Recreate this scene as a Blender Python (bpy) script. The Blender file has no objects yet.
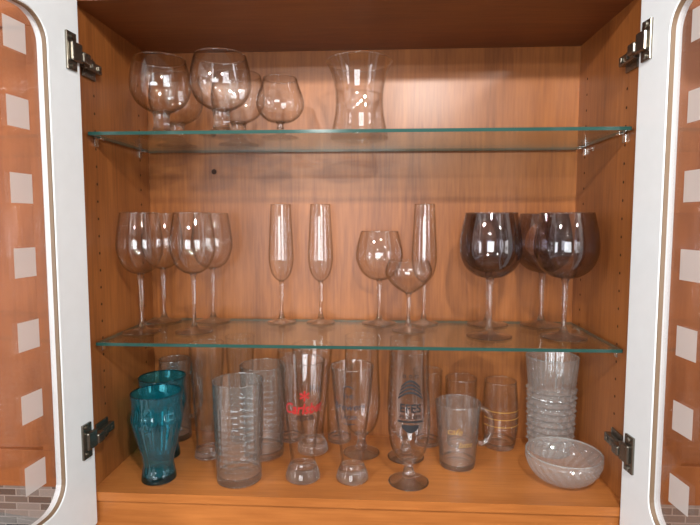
import bpy, bmesh, math, random
from math import sin, cos, pi, radians
from mathutils import Vector, Matrix
random.seed(4)
scn = bpy.context.scene
col = scn.collection
try:
    scn.view_settings.view_transform = 'Standard'
    scn.cycles.transparent_max_bounces = 64
    scn.cycles.max_bounces = 20
    scn.cycles.transmission_bounces = 16
except Exception as e:
    print(e)

# ------------------------------------------------------------ materials
def newmat(name):
    m = bpy.data.materials.new(name); m.use_nodes = True
    nt = m.node_tree; nt.nodes.clear()
    out = nt.nodes.new('ShaderNodeOutputMaterial')
    return m, nt, out
def N(nt, t, **kw):
    n = nt.nodes.new(t)
    for k, v in kw.items(): setattr(n, k, v)
    return n
def plain(name, c, rough=0.5, metal=0.0, bump=0.0, scale=40):
    m, nt, out = newmat(name)
    p = N(nt, 'ShaderNodeBsdfPrincipled')
    p.inputs['Roughness'].default_value = rough
    p.inputs['Metallic'].default_value = metal
    tc = N(nt, 'ShaderNodeTexCoord'); no = N(nt, 'ShaderNodeTexNoise')
    no.inputs['Scale'].default_value = scale
    nt.links.new(tc.outputs['Object'], no.inputs['Vector'])
    mx = N(nt, 'ShaderNodeMix', data_type='RGBA')
    mx.inputs[6].default_value = (*[x*0.96 for x in c], 1)
    mx.inputs[7].default_value = (*[min(1, x*1.03) for x in c], 1)
    nt.links.new(no.outputs['Fac'], mx.inputs[0])
    nt.links.new(mx.outputs[2], p.inputs['Base Color'])
    nt.links.new(p.outputs[0], out.inputs[0])
    return m
def wood(name, axis, dark, light, rough=0.33, seed=0.0):
    m, nt, out = newmat(name)
    tc = N(nt, 'ShaderNodeTexCoord')
    def noise(sc, loc, detail, dist=0):
        mp = N(nt, 'ShaderNodeMapping')
        mp.inputs['Scale'].default_value = sc
        mp.inputs['Location'].default_value = (loc, loc*.7, loc*.3)
        no = N(nt, 'ShaderNodeTexNoise'); no.inputs['Scale'].default_value = 1
        no.inputs['Detail'].default_value = detail
        no.inputs['Distortion'].default_value = dist
        nt.links.new(tc.outputs['Object'], mp.inputs[0]); nt.links.new(mp.outputs[0], no.inputs['Vector'])
        return no
    def sc(a, b):
        v = [a, a, a]; v[axis] = b; return v
    n1 = noise(sc(16, 1.8), 3+seed, 4, 1.0)
    n2 = noise(sc(170, 12), 7+seed, 3)
    n3 = noise(sc(5, 3.0), 1+seed, 3)
    a1 = N(nt, 'ShaderNodeMath', operation='MULTIPLY_ADD'); a1.inputs[1].default_value = .38
    nt.links.new(n2.outputs['Fac'], a1.inputs[0])
    m1 = N(nt, 'ShaderNodeMath', operation='MULTIPLY_ADD'); m1.inputs[1].default_value = .40
    nt.links.new(n1.outputs['Fac'], m1.inputs[0])
    m2 = N(nt, 'ShaderNodeMath', operation='MULTIPLY'); m2.inputs[1].default_value = .36
    nt.links.new(n3.outputs['Fac'], m2.inputs[0])
    nt.links.new(m2.outputs[0], m1.inputs[2]); nt.links.new(m1.outputs[0], a1.inputs[2])
    cr = N(nt, 'ShaderNodeValToRGB')
    cr.color_ramp.elements[0].position = .42; cr.color_ramp.elements[0].color = (*dark, 1)
    cr.color_ramp.elements[1].position = .72; cr.color_ramp.elements[1].color = (*light, 1)
    nt.links.new(a1.outputs[0], cr.inputs[0])
    p = N(nt, 'ShaderNodeBsdfPrincipled'); p.inputs['Roughness'].default_value = rough
    p.inputs['Specular IOR Level'].default_value = .4
    nt.links.new(cr.outputs[0], p.inputs['Base Color'])
    nt.links.new(p.outputs[0], out.inputs[0])
    return m
def thin_nodes(nt, tint, edge, refl, pw, rough, k=.75):
    lw = N(nt, 'ShaderNodeLayerWeight'); lw.inputs['Blend'].default_value = .5
    pe = N(nt, 'ShaderNodeMath', operation='POWER'); pe.inputs[1].default_value = pw
    nt.links.new(lw.outputs['Facing'], pe.inputs[0])
    mc = N(nt, 'ShaderNodeMix', data_type='RGBA')
    mc.inputs[6].default_value = (*tint, 1); mc.inputs[7].default_value = (*edge, 1)
    nt.links.new(pe.outputs[0], mc.inputs[0])
    tr = N(nt, 'ShaderNodeBsdfTransparent'); nt.links.new(mc.outputs[2], tr.inputs[0])
    gl = N(nt, 'ShaderNodeBsdfGlossy'); gl.inputs['Roughness'].default_value = rough
    gl.inputs[0].default_value = (1, 1, 1, 1)
    pf = N(nt, 'ShaderNodeMath', operation='POWER'); pf.inputs[1].default_value = 4
    nt.links.new(lw.outputs['Facing'], pf.inputs[0])
    ma = N(nt, 'ShaderNodeMath', operation='MULTIPLY_ADD'); ma.inputs[1].default_value = k; ma.inputs[2].default_value = refl
    nt.links.new(pf.outputs[0], ma.inputs[0])
    mix = N(nt, 'ShaderNodeMixShader')
    nt.links.new(ma.outputs[0], mix.inputs[0]); nt.links.new(tr.outputs[0], mix.inputs[1]); nt.links.new(gl.outputs[0], mix.inputs[2])
    return mix, lw, gl
def thin(name, tint, edge, refl=0.07, pw=2.5, rough=0.0, haze=0.0, hazecol=(.8,.8,.8), bumpscale=0, bump=0.3, k=.75):
    """thin glass wall: clear body, absorption growing along the oblique path, fresnel-like reflection"""
    m, nt, out = newmat(name)
    mix, lw, gl = thin_nodes(nt, tint, edge, refl, pw, rough, k)
    last = mix
    if haze > 0:
        df = N(nt, 'ShaderNodeBsdfDiffuse'); df.inputs[0].default_value = (*hazecol, 1)
        tl = N(nt, 'ShaderNodeBsdfTranslucent'); tl.inputs[0].default_value = (*hazecol, 1)
        ms = N(nt, 'ShaderNodeMixShader'); nt.links.new(df.outputs[0], ms.inputs[1]); nt.links.new(tl.outputs[0], ms.inputs[2])
        mh = N(nt, 'ShaderNodeMixShader'); mh.inputs[0].default_value = haze
        nt.links.new(mix.outputs[0], mh.inputs[1]); nt.links.new(ms.outputs[0], mh.inputs[2])
        last = mh
    if bumpscale:
        tc = N(nt, 'ShaderNodeTexCoord'); no = N(nt, 'ShaderNodeTexNoise'); no.inputs['Scale'].default_value = bumpscale
        b = N(nt, 'ShaderNodeBump'); b.inputs['Strength'].default_value = bump; b.inputs['Distance'].default_value = .001
        nt.links.new(tc.outputs['Object'], no.inputs['Vector']); nt.links.new(no.outputs['Fac'], b.inputs['Height'])
        nt.links.new(b.outputs[0], gl.inputs['Normal']); nt.links.new(b.outputs[0], lw.inputs['Normal'])
    nt.links.new(last.outputs[0], out.inputs[0])
    return m
def solid(name, c, tint, edge, gfac=.45, rough=0.0):
    """thick glass: refraction blended with straight transmission so lamp light reaches what stands behind"""
    m, nt, out = newmat(name)
    g = N(nt, 'ShaderNodeBsdfGlass'); g.inputs[0].default_value = (*c, 1)
    g.inputs['Roughness'].default_value = rough; g.inputs['IOR'].default_value = 1.47
    mix, lw, gl = thin_nodes(nt, tint, edge, .09, 2.0, .0, .75)
    mm = N(nt, 'ShaderNodeMixShader'); mm.inputs[0].default_value = gfac
    nt.links.new(mix.outputs[0], mm.inputs[1]); nt.links.new(g.outputs[0], mm.inputs[2])
    nt.links.new(mm.outputs[0], out.inputs[0])
    return m

WOODV = wood('cherry_wood_vertical', 2, (.180,.055,.0135), (.345,.118,.030))
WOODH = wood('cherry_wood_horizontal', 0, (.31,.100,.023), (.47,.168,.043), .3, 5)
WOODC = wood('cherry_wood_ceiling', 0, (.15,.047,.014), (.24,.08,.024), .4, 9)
WOODN = wood('cherry_wood_neighbour', 2, (.25,.075,.022), (.36,.12,.035), .4, 13)
WHITE = plain('white_lacquer', (.76,.80,.83), .35)
BEAD = plain('glazing_bead', (.20,.13,.08), .4)
BRONZE = plain('hinge_bronze', (.20,.18,.15), .25, .9)
CHROME = plain('chrome', (.75,.75,.75), .15, 1)
HOLE = plain('hole_dark', (.05,.02,.01), .9)
PAINT = plain('wall_paint', (.30,.295,.28), .8)
RED = plain('print_red', (.50,.01,.015), .5)
BLACKP = plain('print_black', (.012,.012,.015), .5)
GOLD = plain('print_gold', (.75,.45,.12), .3, .7)
BLUEP = plain('print_blue', (.03,.035,.05), .5)

CLEAR = thin('clear_glass_wall', (.992,.993,.993), (.12,.12,.12), .045, 4.5, k=.75)
CLEAR2 = thin('clear_thick_glass_wall', (.975,.98,.98), (.10,.105,.105), .10, 3.0, 0, .03, (.88,.94,.95), 160, .3)
PRESS = thin('crystal_glass_wall', (.94,.95,.95), (.20,.20,.20), .16, 2.0, .0, .20, (.93,.94,.94))
SOLID = solid('clear_glass_solid', (.99,.995,.995), (.98,.985,.985), (.25,.25,.25), .70)
SMOKE = thin('smoky_glass_wall', (.70,.685,.72), (.12,.108,.125), .08, 2.4)
TEAL = thin('teal_glass_wall', (.16,.66,.74), (.01,.14,.20), .10, 1.7, 0, .16, (.01,.36,.46))
TEALS = solid('teal_glass_solid', (.10,.60,.70), (.2,.66,.74), (.02,.24,.3), .4)
SHELF = thin('shelf_glass_face', (.94,.975,.96), (.86,.93,.91), .06, 3, k=.6)
SHEDGE = plain('shelf_glass_edge', (.02,.065,.055), .1)
DOORG = thin('door_glass', (.95,.93,.93), (.75,.72,.70), .07, 3)
FROST = thin('frosted_square', (.9,.88,.85), (.8,.78,.75), .03, 2, .4, .66, (.90,.89,.88))

# ------------------------------------------------------------ mesh helpers
def obj(name, bm, mats, loc=(0,0,0), smooth=True, parent=None, rotz=0):
    me = bpy.data.meshes.new(name); bm.to_mesh(me); bm.free()
    for m in mats: me.materials.append(m)
    for p in me.polygons: p.use_smooth = smooth
    o = bpy.data.objects.new(name, me); col.objects.link(o)
    o.location = loc; o.rotation_euler[2] = rotz
    if parent: o.parent = parent
    return o
def empty(name, loc=(0,0,0), rotz=0):
    e = bpy.data.objects.new(name, None); col.objects.link(e)
    e.empty_display_size = .05; e.location = loc; e.rotation_euler[2] = rotz
    return e
def bbox(bm, x0, x1, y0, y1, z0, z1, mi=0, bevel=0):
    r = bmesh.ops.create_cube(bm, size=1)
    vs = r['verts']
    bmesh.ops.scale(bm, vec=(x1-x0, y1-y0, z1-z0), verts=vs)
    bmesh.ops.translate(bm, vec=((x0+x1)/2, (y0+y1)/2, (z0+z1)/2), verts=vs)
    fs = set(f for v in vs for f in v.link_faces)
    for f in fs: f.material_index = mi
    if bevel:
        es = list(set(e for v in vs for e in v.link_edges))
        r2 = bmesh.ops.bevel(bm, geom=es, offset=bevel, segments=2, affect='EDGES', profile=.5)
        for f in r2['faces']: f.material_index = mi
def box(name, x0, x1, y0, y1, z0, z1, mat, bevel=0, parent=None):
    bm = bmesh.new(); bbox(bm, x0, x1, y0, y1, z0, z1, 0, bevel)
    return obj(name, bm, [mat], smooth=False, parent=parent)
def cr(pts, n=5):
    P = [pts[0]] + list(pts) + [pts[-1]]
    out = []
    for i in range(1, len(P)-2):
        a, b, c, d = P[i-1], P[i], P[i+1], P[i+2]
        for k in range(n):
            t = k/n
            out.append(tuple(.5*((2*b[j]) + (-a[j]+c[j])*t + (2*a[j]-5*b[j]+4*c[j]-d[j])*t*t + (-a[j]+3*b[j]-3*c[j]+d[j])*t**3) for j in range(2)))
    out.append(tuple(pts[-1]))
    return [(max(0, r), z) for r, z in out]
def lathe(bm, prof, mi=0, n=56, mod=None):
    rings = []
    for r, z in prof:
        if r < 1e-5:
            rings.append([bm.verts.new((0, 0, z))])
        else:
            ring = []
            for i in range(n):
                a = 2*pi*i/n
                rr = r if mod is None else mod(r, z, a)
                ring.append(bm.verts.new((rr*cos(a), rr*sin(a), z)))
            rings.append(ring)
    for A, B in zip(rings, rings[1:]):
        if len(A) == 1 and len(B) == 1: continue
        for i in range(n):
            j = (i+1) % n
            if len(A) == 1: f = bm.faces.new((A[0], B[j], B[i]))
            elif len(B) == 1: f = bm.faces.new((A[i], A[j], B[0]))
            else: f = bm.faces.new((A[i], A[j], B[j], B[i]))
            f.material_index = mi; f.smooth = True
def bowlwall(bm, b, th=.0011):
    """outer and inner surface of a blown wall"""
    lathe(bm, b, 0)
    inner = []
    for i, (r, z) in enumerate(b):
        a = b[max(0, i-1)]; c = b[min(len(b)-1, i+1)]
        t = Vector((c[0]-a[0], c[1]-a[1])); t.normalize()
        nr = r - t[1]*th; nz = z + t[0]*th
        inner.append((max(nr, 0.0), nz))
    inner[0] = (0.0, inner[0][1])
    inner[-1] = (b[-1][0]-th, b[-1][1])
    lathe(bm, inner, 0)
    ringtube(bm, b[-1][0]-th*.5, b[-1][1], .0009, 1)
def ringtube(bm, R, z, r, mi, n=56, k=6):
    rings = []
    for i in range(n):
        a = 2*pi*i/n
        rings.append([bm.verts.new(((R+r*cos(2*pi*j/k))*cos(a), (R+r*cos(2*pi*j/k))*sin(a), z+r*sin(2*pi*j/k))) for j in range(k)])
    for i in range(n):
        for j in range(k):
            f = bm.faces.new((rings[i][j], rings[(i+1) % n][j], rings[(i+1) % n][(j+1) % k], rings[i][(j+1) % k]))
            f.material_index = mi; f.smooth = True
def tube(bm, pts, r, mi, k=10, flat=1.0):
    pts = [Vector(p) for p in pts]; rings = []
    for i, p in enumerate(pts):
        t = (pts[min(i+1, len(pts)-1)] - pts[max(i-1, 0)]).normalized()
        s = Vector((0, 1, 0)); u = t.cross(s).normalized()
        rings.append([bm.verts.new(p + s*r*flat*cos(2*pi*j/k) + u*r*sin(2*pi*j/k)) for j in range(k)])
    for A, B in zip(rings, rings[1:]):
        for j in range(k):
            f = bm.faces.new((A[j], A[(j+1) % k], B[(j+1) % k], B[j])); f.material_index = mi; f.smooth = True
    bm.faces.new(rings[0]).material_index = mi; bm.faces.new(rings[-1][::-1]).material_index = mi
def rad_at(prof, z):
    for (r0, z0), (r1, z1) in zip(prof, prof[1:]):
        if z0 <= z <= z1 and z1 > z0: return r0 + (r1-r0)*(z-z0)/(z1-z0)
    return prof[-1][0]
def text(bm, body, size, z0, prof, mi, ang=0, shear=0.0, bold=.005, sx=1.0):
    cu = bpy.data.curves.new('t', 'FONT'); cu.body = body; cu.size = size; cu.align_x = 'CENTER'; cu.shear = shear
    cu.offset = size*bold; cu.resolution_u = 3
    o = bpy.data.objects.new('t', cu); col.objects.link(o)
    bpy.context.view_layer.update()
    dg = bpy.context.evaluated_depsgraph_get(); me = o.evaluated_get(dg).to_mesh()
    vs = []
    for v in me.vertices:
        z = z0 + v.co.y; R = rad_at(prof, z) + .0006; a = sx*v.co.x/R + ang
        vs.append(bm.verts.new((R*sin(a), -R*cos(a), z)))
    for p in me.polygons:
        try:
            f = bm.faces.new([vs[i] for i in p.vertices]); f.material_index = mi
        except Exception: pass
    o.evaluated_get(dg).to_mesh_clear()
    bpy.data.objects.remove(o)
def patch(bm, prof, mi, a0, a1, zfun, n=14):
    prev = None
    for i in range(n+1):
        t = i/n; a = a0+(a1-a0)*t; zl, zh = zfun(t)
        pr = []
        for z in (zl, zh):
            R = rad_at(prof, z)+.0006; pr.append(bm.verts.new((R*sin(a), -R*cos(a), z)))
        if prev: bm.faces.new((prev[0], pr[0], pr[1], prev[1])).material_index = mi
        prev = pr

# ------------------------------------------------------------ cabinet
W = .475; CZ = .864; YB = .26; YF = -.025
SZ1 = .2705; SZ2 = .650; G = .0006
cab = empty('glassware_cabinet')
box('side_left', -W-.018, -W, YF, YB, -.02, CZ+.02, WOODV, parent=cab)
box('side_right', W, W+.018, YF, YB, -.02, CZ+.02, WOODV, parent=cab)
box('back_panel', -W-.018, W+.018, YB, YB+.012, -.02, CZ+.02, WOODV, parent=cab)
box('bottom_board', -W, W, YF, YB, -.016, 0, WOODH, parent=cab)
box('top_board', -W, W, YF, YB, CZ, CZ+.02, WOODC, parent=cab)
box('light_rail', -W, W, YF+.006, YF+.024, -.07, -.016, WOODH, parent=cab)
bm = bmesh.new()
def disc(cx, cy, cz, r, ax):
    n = 14
    vs = []
    for i in range(n):
        a = 2*pi*i/n
        vs.append(bm.verts.new((cx, cy+r*cos(a), cz+r*sin(a)) if ax == 'x' else (cx+r*cos(a), cy, cz+r*sin(a))))
    bm.faces.new(vs)
for sx in (-1, 1):
    for yy in (.035, .215):
        z = .08
        while z < .80:
            disc(sx*(W-.0006), yy, z, .0026, 'x'); z += .032
disc(-.325, YB-.0006, .603, .006, 'y')
obj('peg_holes', bm, [HOLE], smooth=False, parent=cab)
def shelf(name, zt):
    bm = bmesh.new()
    bbox(bm, -.469, .469, 0, .25, zt-.006, zt, 0)
    bm.normal_update()
    for f in bm.faces:
        if abs(f.normal.z) < .5: f.material_index = 1
    return obj(name, bm, [SHELF, SHEDGE], smooth=False)
shelf('glass_shelf', SZ1); shelf('glass_shelf', SZ2)
for zt in (SZ1, SZ2):
    for sx in (-1, 1):
        for yy in (.035, .215):
            bm = bmesh.new()
            xa, xb = sorted((sx*W, sx*(W-.014)))
            bbox(bm, xa, xb, yy-.006, yy+.006, zt-.0095, zt-.0062, 0, .001)
            bbox(bm, xa if sx < 0 else xb-.003, xa+.003 if sx < 0 else xb, yy-.006, yy+.006, zt-.022, zt-.0062, 0, .0008)
            obj('shelf_support', bm, [CHROME], smooth=False, parent=cab)

# ------------------------------------------------------------ doors
def rrect(x0, x1, z0, z1, r, n=8):
    pts = []
    for cx, cz, a0 in ((x1-r, z1-r, 0), (x0+r, z1-r, 90), (x0+r, z0+r, 180), (x1-r, z0+r, 270)):
        for i in range(n+1):
            a = radians(a0+90*i/n); pts.append((cx+r*cos(a), cz+r*sin(a)))
    return pts
def framecurve(name, outer, inner, depth, bev, mat, parent, yoff):
    cu = bpy.data.curves.new(name, 'CURVE'); cu.dimensions = '2D'; cu.fill_mode = 'BOTH'
    cu.extrude = depth/2; cu.bevel_depth = bev; cu.bevel_resolution = 2
    for pts in (outer, inner):
        s = cu.splines.new('POLY'); s.points.add(len(pts)-1)
        for p, q in zip(s.points, pts): p.co = (q[0], q[1], 0, 1)
        s.use_cyclic_u = True
    o = bpy.data.objects.new(name, cu); col.objects.link(o)
    bpy.context.view_layer.update()
    dg = bpy.context.evaluated_depsgraph_get()
    me = bpy.data.meshes.new_from_object(o.evaluated_get(dg))
    bpy.data.objects.remove(o)
    me.transform(Matrix.Rotation(radians(90), 4, 'X'))
    me.transform(Matrix.Translation((0, yoff, 0)))
    me.materials.clear(); me.materials.append(mat)
    for p in me.polygons: p.material_index = 0; p.use_smooth = False
    m = bpy.data.objects.new(name, me); col.objects.link(m); m.parent = parent
    return m
def door(side):
    d = empty('glazed_cabinet_door', (side*.461, YF-.006, 0))
    al = radians(85)
    dirv = Vector((side*cos(al), -sin(al), 0)); ang = math.atan2(dirv.y, dirv.x)
    d.rotation_euler[2] = ang
    oy = -dirv.y*side
    s = 1 if oy > 0 else -1
    L, z0, z1, st = .475, -.055, .885, .073
    framecurve('door_frame', rrect(0, L, z0, z1, .003, 2), rrect(st, L-st, z0+st, z1-st, .045), .016, .002, WHITE, d, s*.011)
    framecurve('glazing_bead', rrect(st-.001, L-st+.001, z0+st-.001, z1-st+.001, .046), rrect(st+.0035, L-st-.0035, z0+st+.0035, z1-st-.0035, .042), .006, .0003, BEAD, d, s*.006)
    bm = bmesh.new(); bbox(bm, st-.005, L-st+.005, min(s*.009, s*.013), max(s*.009, s*.013), z0+st-.005, z1-st+.005)
    obj('door_pane', bm, [DOORG], smooth=False, parent=d)
    bm = bmesh.new()
    for i in range(7):
        zc = .0985+i*.1105
        for j in range(3):
            t0 = .112+j*.098
            y = s*.0085
            vs = [bm.verts.new(c) for c in ((t0, y, zc-.022), (t0+.043, y, zc-.022), (t0+.043, y, zc+.022), (t0, y, zc+.022))]
            bm.faces.new(vs)
    obj('frosted_squares', bm, [FROST], smooth=False, parent=d)
    for hz in (.772, .108):
        bm = bmesh.new()
        ya, yb = sorted((s*.0015, -s*.003))
        bbox(bm, .010, .034, ya, yb, hz-.031, hz+.031, 0, .001)
        ya, yb = sorted((-s*.002, -s*.009))
        bbox(bm, .002, .028, ya, yb, hz-.016, hz+.016, 0, .003)
        for dz in (-.024, .024):
            bmesh.ops.create_cone(bm, cap_ends=True, segments=14, radius1=.005, radius2=.004, depth=.004,
                 matrix=Matrix.Translation((.022, -s*.004, hz+dz)) @ Matrix.Rotation(radians(90), 4, 'X'))
        obj('hinge_cup', bm, [BRONZE], smooth=False, parent=d)
    return d
door(-1); door(1)
for side in (-1, 1):
    for hz in (.772, .108):
        bm = bmesh.new()
        w = side*W
        def sb(a, b, y0, y1, z0, z1, bv=.0015):
            x0, x1 = sorted((w-side*a, w-side*b)); bbox(bm, x0, x1, y0, y1, z0, z1, 0, bv)
        sb(0, .004, -.004, .038, hz-.026, hz+.010)
        sb(.004, .015, -.016, .040, hz-.015, hz+.001)
        sb(.012, .026, -.036, -.014, hz-.013, hz+.005, .003)
        sb(.015, .018, .004, .012, hz-.011, hz-.003, .001)
        sb(.015, .018, .024, .032, hz-.011, hz-.003, .001)
        obj('hinge_arm', bm, [BRONZE], smooth=False, parent=cab)

# ------------------------------------------------------------ glassware
def zs(prof, k): return [(r, z*k) for r, z in prof]
def footstem(bm, rf, hs, rs, rtop=.006, mi=1, fh=.004):
    p = [(0,0),(rf*.9,0),(rf,.0008),(rf,.0018),(rf*.6,fh),(rf*.28,fh+.004),(rs*1.5,fh+.011),(rs,fh+.024),(rs*.95,hs*.6),(rs*1.15,hs*.88),(rtop,hs-.002),(rtop*1.3,hs+.0008),(0,hs+.0008)]
    lathe(bm, [p[0],p[1],p[2],p[3]]+cr(p[3:-1], 4)[1:]+[p[-1]], mi, 40)
def stemware(name, x, y, z, bowl, rf, hs, rs, rtop=.006, mats=None, rotz=0):
    bm = bmesh.new()
    footstem(bm, rf, hs, rs, rtop)
    if mats:
        b = cr(bowl, 6); lathe(bm, b, 0); ringtube(bm, b[-1][0], b[-1][1], .0009, 1)
    else:
        bowlwall(bm, cr(bowl, 6))
    return obj(name, bm, mats or [CLEAR, SOLID], (x, y, z+G), rotz=rotz)
wine = [(.004,.116),(.018,.120),(.032,.132),(.041,.152),(.044,.172),(.042,.198),(.036,.237)]
for x, y in ((-.424,.092),(-.320,.098),(-.427,.207),(-.318,.212)):
    stemware('wine_glass', x, y, SZ1, wine, .037, .117, .0038)
flute = [(.003,.090),(.012,.095),(.021,.108),(.0262,.130),(.027,.152),(.0245,.20),(.0215,.256)]
for x, y in ((-.165,.21),(-.079,.21),(.144,.212)):
    stemware('champagne_flute', x, y, SZ1, flute, .031, .091, .0038, .005)
stemware('cocktail_goblet', .048, .207, SZ1, zs([(.004,.088),(.02,.091),(.038,.105),(.049,.127),(.050,.145),(.046,.165),(.040,.186)], 1.07), .037, .095, .004)
stemware('coupe_glass', .107, .135, SZ1, zs([(.004,.070),(.014,.074),(.032,.086),(.045,.102),(.047,.114),(.044,.124),(.041,.131)], 1.08), .034, .0762, .0038)
smoke = [(.004,.113),(.024,.116),(.045,.131),(.056,.154),(.058,.176),(.055,.203),(.048,.236)]
for x, y in ((.259,.09),(.399,.09),(.280,.209),(.392,.207)):
    stemware('smoky_wine_glass', x, y, SZ1, smoke, .043, .114, .0048, .008, [SMOKE, SOLID])
ball = zs([(.010,.052),(.024,.056),(.043,.070),(.054,.092),(.0560,.112),(.0535,.138),(.0475,.162)], .90)
def goblet(x, y):
    bm = bmesh.new()
    p = zs([(0,0),(.040,0),(.042,.001),(.042,.0025),(.03,.006),(.019,.013),(.0155,.022),(.0145,.036),(.016,.048),(.018,.0525),(.0,.0535)], .90)
    lathe(bm, p[:4]+cr(p[3:-1], 4)[1:]+[p[-1]], 1, 40)
    bowlwall(bm, cr(ball, 6), .0014)
    obj('balloon_goblet', bm, [CLEAR, SOLID], (x, y, SZ2+G))
for x, y in ((-.369,.082),(-.385,.2),(-.248,.067),(-.250,.195)): goblet(x, y)
stemware('brandy_snifter', -.143, .1, SZ2, zs([(.004,.032),(.022,.035),(.038,.048),(.0455,.066),(.044,.085),(.037,.105),(.032,.122)], .92), .035, .0305, .005, .008)
bm = bmesh.new()
vz = [(.056,.006),(.052,.025),(.0475,.050),(.046,.072),(.048,.100),(.055,.128),(.064,.147)]
b = cr(vz, 6); lathe(bm, b, 0); lathe(bm, [(r-.0018, z) for r, z in b], 0); ringtube(bm, b[-1][0]-.0009, b[-1][1], .0011, 1)
lathe(bm, [(0,0),(.054,0),(.056,.001),(.056,.006),(.052,.0065),(0,.005)], 1)
obj('hurricane_vase', bm, [CLEAR, SOLID], (.008, .12, SZ2+G))

def tumbler(name, x, y, prof, base_h, mats, extra=None, mod=None, n=56, rotz=0, inner=True):
    bm = bmesh.new()
    pp = cr(prof, 6)
    rb = rad_at(pp, base_h)
    low = [(r, z) for r, z in pp if z < base_h-1e-4]
    lathe(bm, [(0,.001),(low[0][0]*.7,.0012),(low[0][0]*.94,0)]+[(low[0][0],.0012)]+[q for q in low if q[1] > .0015]+[(rb, base_h),(rb*.9, base_h-.0005),(rb*.5,base_h-.0025),(0,base_h-.003)], 1, n)
    up = [(rb, base_h)]+[q for q in pp if q[1] > base_h+1e-4]
    lathe(bm, up, 0, n, mod)
    if inner: lathe(bm, [(r-.0022, z) for r, z in up], 0, 56)
    ringtube(bm, pp[-1][0]-.0011, pp[-1][1], .0013, 1)
    if extra: extra(bm, pp)
    return obj(name, bm, mats, (x, y, G), rotz=rotz)
def handle(bm, r, z0, z1, out, th, mi=1):
    pts = []
    for i in range(15):
        t = i/14; a = -pi/2+pi*t
        zz = (z0+z1)/2+(z1-z0)/2*sin(a)
        pts.append((r-.001+out*abs(cos(a))**.7, 0, zz))
    tube(bm, pts, th, mi, 10, 1.4)
cola = [(.032,0),(.031,.012),(.0275,.030),(.029,.046),(.036,.072),(.043,.100),(.0465,.120),(.0445,.142),(.0475,.169)]
def flutes(r, z, a): return r*(1+.018*cos(14*a)) if .02 < z < .15 else r
for x, y in ((-.372,.032),(-.402,.130)):
    tumbler('teal_soda_glass', x, y, cola, .014, [TEAL, TEALS], lambda bm, p: text(bm, "Cola", .026, .108, p, 1, .1, .3), mod=flutes, n=84, inner=False)
mugp = [(.033,0),(.0335,.02),(.0335,.10),(.034,.182)]
tumbler('beer_mug', -.412, .221, mugp, .014, [CLEAR2, SOLID], lambda bm, p: handle(bm, .0335, .05, .15, .025, .005))
tall = [(.029,0),(.0275,.01),(.025,.03),(.0265,.07),(.030,.13),(.034,.19),(.036,.240)]
tumbler('pilsner_glass', -.309, .135, tall, .016, [CLEAR, SOLID])
tumbler('pilsner_glass', -.262, .222, zs([(r*.9, z) for r, z in tall], .98), .016, [CLEAR, SOLID])
def lattice(r, z, a):
    if .03 < z < .15:
        return r*(1+.016*(cos(14*a+z*260)*cos(14*a-z*260)))
    return r
tbf = [(.042+.006*i/32, .192*i/32) for i in range(33)]
tumbler('cut_glass_tumbler', -.218, .04, tbf, .016, [CLEAR2, SOLID], mod=lattice, n=140)
tumbler('cut_glass_tumbler', -.195, .15, tbf, .016, [CLEAR2, SOLID], mod=lattice, n=140)
beer = [(.032,0),(.033,.006),(.030,.018),(.0235,.035),(.0245,.055),(.030,.10),(.036,.15),(.041,.20),(.0435,.230)]
def redprint(bm, p):
    text(bm, "Carlsberg", .029, .138, p, 2, .38, .2, .012, .80)
    text(bm, "PILSNER", .010, .124, p, 3, .3)
    text(bm, "*", .045, .150, p, 2, .25)
    patch(bm, p, 3, -.15, .75, lambda t: (.132, .1335))
def blueprint(bm, p):
    text(bm, "THE", .012, .168, p, 2, -.15)
    text(bm, "Brewery", .019, .146, p, 2, -.15, .2)
    text(bm, "LAGER", .011, .128, p, 2, -.15)
    patch(bm, p, 2, -.5, .2, lambda t: (.118, .1195))
    patch(bm, p, 2, -.45, .15, lambda t: (.185+.006*sin(pi*t), .187+.006*sin(pi*t)))
tumbler('beer_glass', -.097, .05, beer, .026, [CLEAR, SOLID, RED, BLACKP], redprint)
tumbler('beer_glass', -.093, .17, beer, .026, [CLEAR, SOLID, RED, BLUEP], lambda bm, p: text(bm, "Pils", .02, .14, p, 3, .3))
beer2 = [(r*.93, z*.96) for r, z in beer]
tumbler('beer_glass', -.002, .05, beer2, .026, [CLEAR, SOLID, BLUEP], blueprint)
tumbler('juice_tumbler', -.040, .227, [(.026,0),(.027,.02),(.029,.10),(.030,.17)], .010, [CLEAR, SOLID])
tumbler('juice_tumbler', -.150, .227, [(.025,0),(.026,.02),(.028,.12),(.029,.205)], .010, [CLEAR, SOLID])
tumbler('juice_tumbler', .155, .222, [(.028,0),(.029,.02),(.031,.10),(.032,.165)], .010, [CLEAR, SOLID])
def stembeer(x, y, pr):
    bm = bmesh.new()
    footstem(bm, .038, .042, .008, .012, fh=.004)
    b = cr([(.010,.042),(.020,.047),(.031,.062),(.038,.090),(.0395,.115),(.038,.155),(.036,.20),(.0355,.252)], 6)
    bowlwall(bm, b, .0016)
    if pr:
        text(bm, "EFES", .021, .148, b, 2, 0, 0, .02); text(bm, "PILSENER", .010, .136, b, 2, 0, 0, .01)
        for k in range(4):
            patch(bm, b, 2, -.62+k*.05, .62-k*.05, lambda t, k=k: (.170+k*.007+.012*sin(pi*t), .174+k*.007+.012*sin(pi*t)))
        text(bm, "o o o", .014, .210, b, 2)
        patch(bm, b, 2, -.6, .6, lambda t: (.129, .1325))
        patch(bm, b, 2, -.4, .4, lambda t: (.110+.010*(1-sin(pi*t)), .125))
    obj('stemmed_beer_glass', bm, [CLEAR, SOLID, BLACKP], (x, y, G))
stembeer(.105, .045, True); stembeer(.105, .15, False); stembeer(.012, .165, False)
def goldp(bm, p):
    text(bm, "cafe", .019, .078, p, 2, -.3, .3, -.008); text(bm, "latte", .016, .052, p, 2, .25, .3, -.008)
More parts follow.
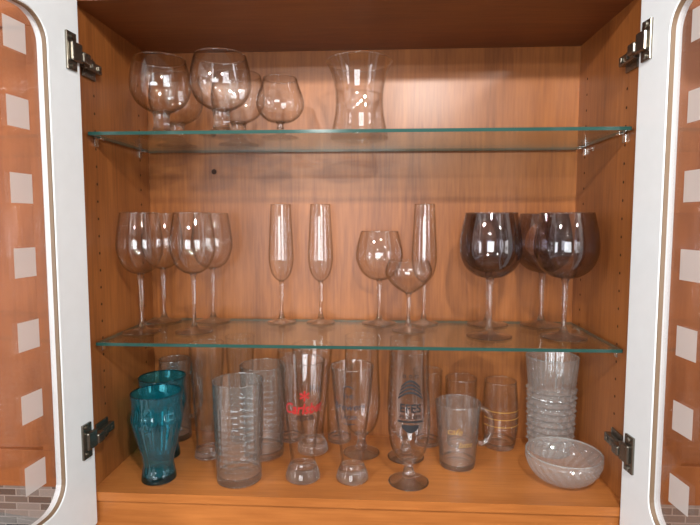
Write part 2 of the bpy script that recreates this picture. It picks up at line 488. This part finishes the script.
mug2 = [(.034,0),(.036,.012),(.039,.05),(.043,.10),(.0455,.130)]
tumbler('glass_mug', .207, .12, mug2, .012, [CLEAR2, SOLID, GOLD], lambda bm, p: (handle(bm, .042, .045, .118, .026, .0055, 0), goldp(bm, p)))
tumbler('juice_tumbler', .228, .219, [(.028,0),(.030,.02),(.033,.08),(.034,.15)], .010, [CLEAR, SOLID])
tumbler('whiskey_tumbler', .312, .215, [(.031,0),(.034,.012),(.038,.045),(.0385,.08),(.0365,.115),(.034,.146)], .014, [CLEAR, SOLID, GOLD],
        lambda bm, p: [patch(bm, p, 2, -1.2, 1.2, lambda t, k=k: (.055+.016*k, .0565+.016*k)) for k in range(3)])
# ribbed crystal vase
bm = bmesh.new()
prof = []
for i in range(141):
    z = .006+.201*i/140
    base = .040+.006*(z/.207)**1.5
    if .02 < z < .145:
        ph = ((z-.02)/.0139) % 1.0
        base += .0065*(1-abs(2*ph-1))
    elif z >= .145:
        base += .004+.003*((z-.145)/.062)
    prof.append((base, z))
def vm(r, z, a):
    if .02 < z < .145:
        row = int((z-.02)/.0139)
        ph = (a*14/(2*pi)+.5*(row % 2)) % 1.0
        return r*(1+.07*(1-abs(2*ph-1)))
    if z >= .150: return r*(1+.015*abs(cos(16*a)))
    return r
lathe(bm, [(0,0),(.039,0),(.040,.001),(.040,.006)], 0, 140)
lathe(bm, prof, 0, 140, vm)
lathe(bm, [(0,.012),(.033,.012),(.035,.08),(.040,.15),(.047,.207)], 1, 56)
ringtube(bm, prof[-1][0]-.001, .207, .0015, 0)
obj('crystal_vase', bm, [PRESS, CLEAR], (.414, .195, G), smooth=False)
# crystal bowl
bm = bmesh.new()
bp = cr([(.030,.0),(.034,.002),(.050,.012),(.062,.028),(.067,.044),(.068,.056)], 5)
def bmod(r, z, a):
    ph = (a*24/(2*pi)+z*40) % 1.0
    return r*(1+.04*(1-abs(2*ph-1))*(1 if .002 < z < .047 else .15))
lathe(bm, [(0,0)]+bp, 0, 144, bmod)
ringtube(bm, .068, .056, .0018, 0)
obj('crystal_bowl', bm, [PRESS], (.398, .065, G), smooth=False)

# ------------------------------------------------------------ neighbours, walls
def neighbour(side):
    e = empty('wall_cabinet')
    x0, x1 = sorted((side*(W+.045), side*1.35))
    box('carcass', x0, x1, .0, .27, -.0, .90, WOODN, parent=e)
    box('door_top_rail', x0, x1, -.012, 0, .83, .90, WOODN, .001, e)
    box('door_bottom_rail', x0, x1, -.012, 0, .0, .07, WOODN, .001, e)
    xs, xe = (x1-.05, x1) if side < 0 else (x0, x0+.05)
    box('door_stile', xs, xe, -.012, 0, .07, .83, WOODN, .001, e)
neighbour(-1); neighbour(1)
m, nt, out = newmat('mosaic_tile')
tc = N(nt, 'ShaderNodeTexCoord'); mp = N(nt, 'ShaderNodeMapping'); mp.inputs['Rotation'].default_value = (radians(90), 0, 0)
br = N(nt, 'ShaderNodeTexBrick'); br.inputs['Scale'].default_value = 1
br.inputs['Brick Width'].default_value = .06; br.inputs['Row Height'].default_value = .018; br.inputs['Mortar Size'].default_value = .0015
br.inputs['Color1'].default_value = (.04,.045,.05,1); br.inputs['Color2'].default_value = (.42,.42,.40,1); br.inputs['Mortar'].default_value = (.5,.5,.47,1)
p = N(nt, 'ShaderNodeBsdfPrincipled'); p.inputs['Roughness'].default_value = .2
nt.links.new(tc.outputs['Object'], mp.inputs[0]); nt.links.new(mp.outputs[0], br.inputs['Vector'])
nt.links.new(br.outputs['Color'], p.inputs['Base Color']); nt.links.new(p.outputs[0], out.inputs[0])
TILE = m
box('wall_back', -2.3, 2.3, .275, .35, -1.4, 1.15, TILE)
box('wall_left', -2.35, -2.3, -3.4, .35, -1.4, 1.15, PAINT)
box('wall_right', 2.3, 2.35, -3.4, .35, -1.4, 1.15, PAINT)
box('floor', -2.35, 2.35, -3.4, .35, -1.45, -1.4, WOODH)
box('ceiling', -2.35, 2.35, -3.4, .35, 1.15, 1.2, PAINT)
wx0, wx1, wz0, wz1 = -1.3, .3, -.2, .95
box('wall_front', -2.35, wx0, -3.45, -3.4, -1.4, 1.15, PAINT)
box('wall_front', wx1, 2.35, -3.45, -3.4, -1.4, 1.15, PAINT)
box('wall_front', wx0, wx1, -3.45, -3.4, -1.4, wz0, PAINT)
box('wall_front', wx0, wx1, -3.45, -3.4, wz1, 1.15, PAINT)
w = empty('window_1')
for a, b in ((wx0, wx0+.05), (-.53, -.47), (wx1-.05, wx1)):
    box('mullion', a, b, -3.44, -3.38, wz0, wz1, WHITE, parent=w)
for a, b in ((wz0, wz0+.05), (wz1-.05, wz1)):
    box('transom', wx0+.05, wx1-.05, -3.44, -3.38, a, b, WHITE, parent=w)

def area(name, loc, rot, sx, sy, pw, c):
    l = bpy.data.lights.new(name, 'AREA'); l.shape = 'RECTANGLE'; l.size = sx; l.size_y = sy; l.energy = pw; l.color = c
    o = bpy.data.objects.new(name, l); col.objects.link(o); o.location = loc; o.rotation_euler = rot
    return o
area('window_daylight', (-.5, -3.37, .37), (radians(90), 0, 0), 1.5, 1.1, 40, (.95, .98, 1))
# added frames on closed side walls, around lamps for streak reflections in the glasses
for nm, sx in (('added_frame_left', -1), ('added_frame_right', 1)):
    w = empty(nm)
    for a, b in ((-2.35, -2.31), (-1.49, -1.45)):
        xa, xb = sorted((sx*2.27, sx*2.3)); box('mullion', xa, xb, a, b, -.25, .85, WHITE, parent=w)
    for a, b in ((-.29, -.25), (.85, .89)):
        xa, xb = sorted((sx*2.27, sx*2.3)); box('transom', xa, xb, -2.35, -1.45, a, b, WHITE, parent=w)
area('added_streak_light_left', (-2.26, -1.9, .3), (radians(90), 0, radians(-90)), .8, 1.05, 26, (.95, .98, 1))  # added lamp, puts vertical highlights on the left sides of the bowls
area('added_streak_light_right', (2.26, -1.9, .3), (radians(90), 0, radians(90)), .8, 1.05, 17, (.95, .98, 1))  # weaker added lamp for highlights from the right
for i, (x, y, e) in enumerate(((-.75,-1.15,14), (.25,-1.15,19), (.95,-1.5,14), (-.3,-2.2,14))):
    l = bpy.data.lights.new('downlight', 'AREA'); l.shape = 'DISK'; l.size = .08; l.energy = e; l.color = (1, .97, .92)
    o = bpy.data.objects.new('downlight', l); col.objects.link(o); o.location = (x, y, 1.135)
    d = Vector((x*.3, .1, .3))-o.location
    o.rotation_euler = d.to_track_quat('-Z', 'Y').to_euler()
wd = bpy.data.worlds.new('world'); scn.world = wd; wd.use_nodes = True
wd.node_tree.nodes['Background'].inputs[0].default_value = (.75, .85, 1, 1)
wd.node_tree.nodes['Background'].inputs[1].default_value = 1.5

# ------------------------------------------------------------ camera
cd = bpy.data.cameras.new('camera'); cam = bpy.data.objects.new('camera', cd); col.objects.link(cam)
cd.sensor_width = 36; cd.lens = 27.05; cd.clip_start = .01
cam.location = (.048, -.92, .492); cam.rotation_euler = (radians(85.5), 0, radians(3.2))
scn.camera = cam
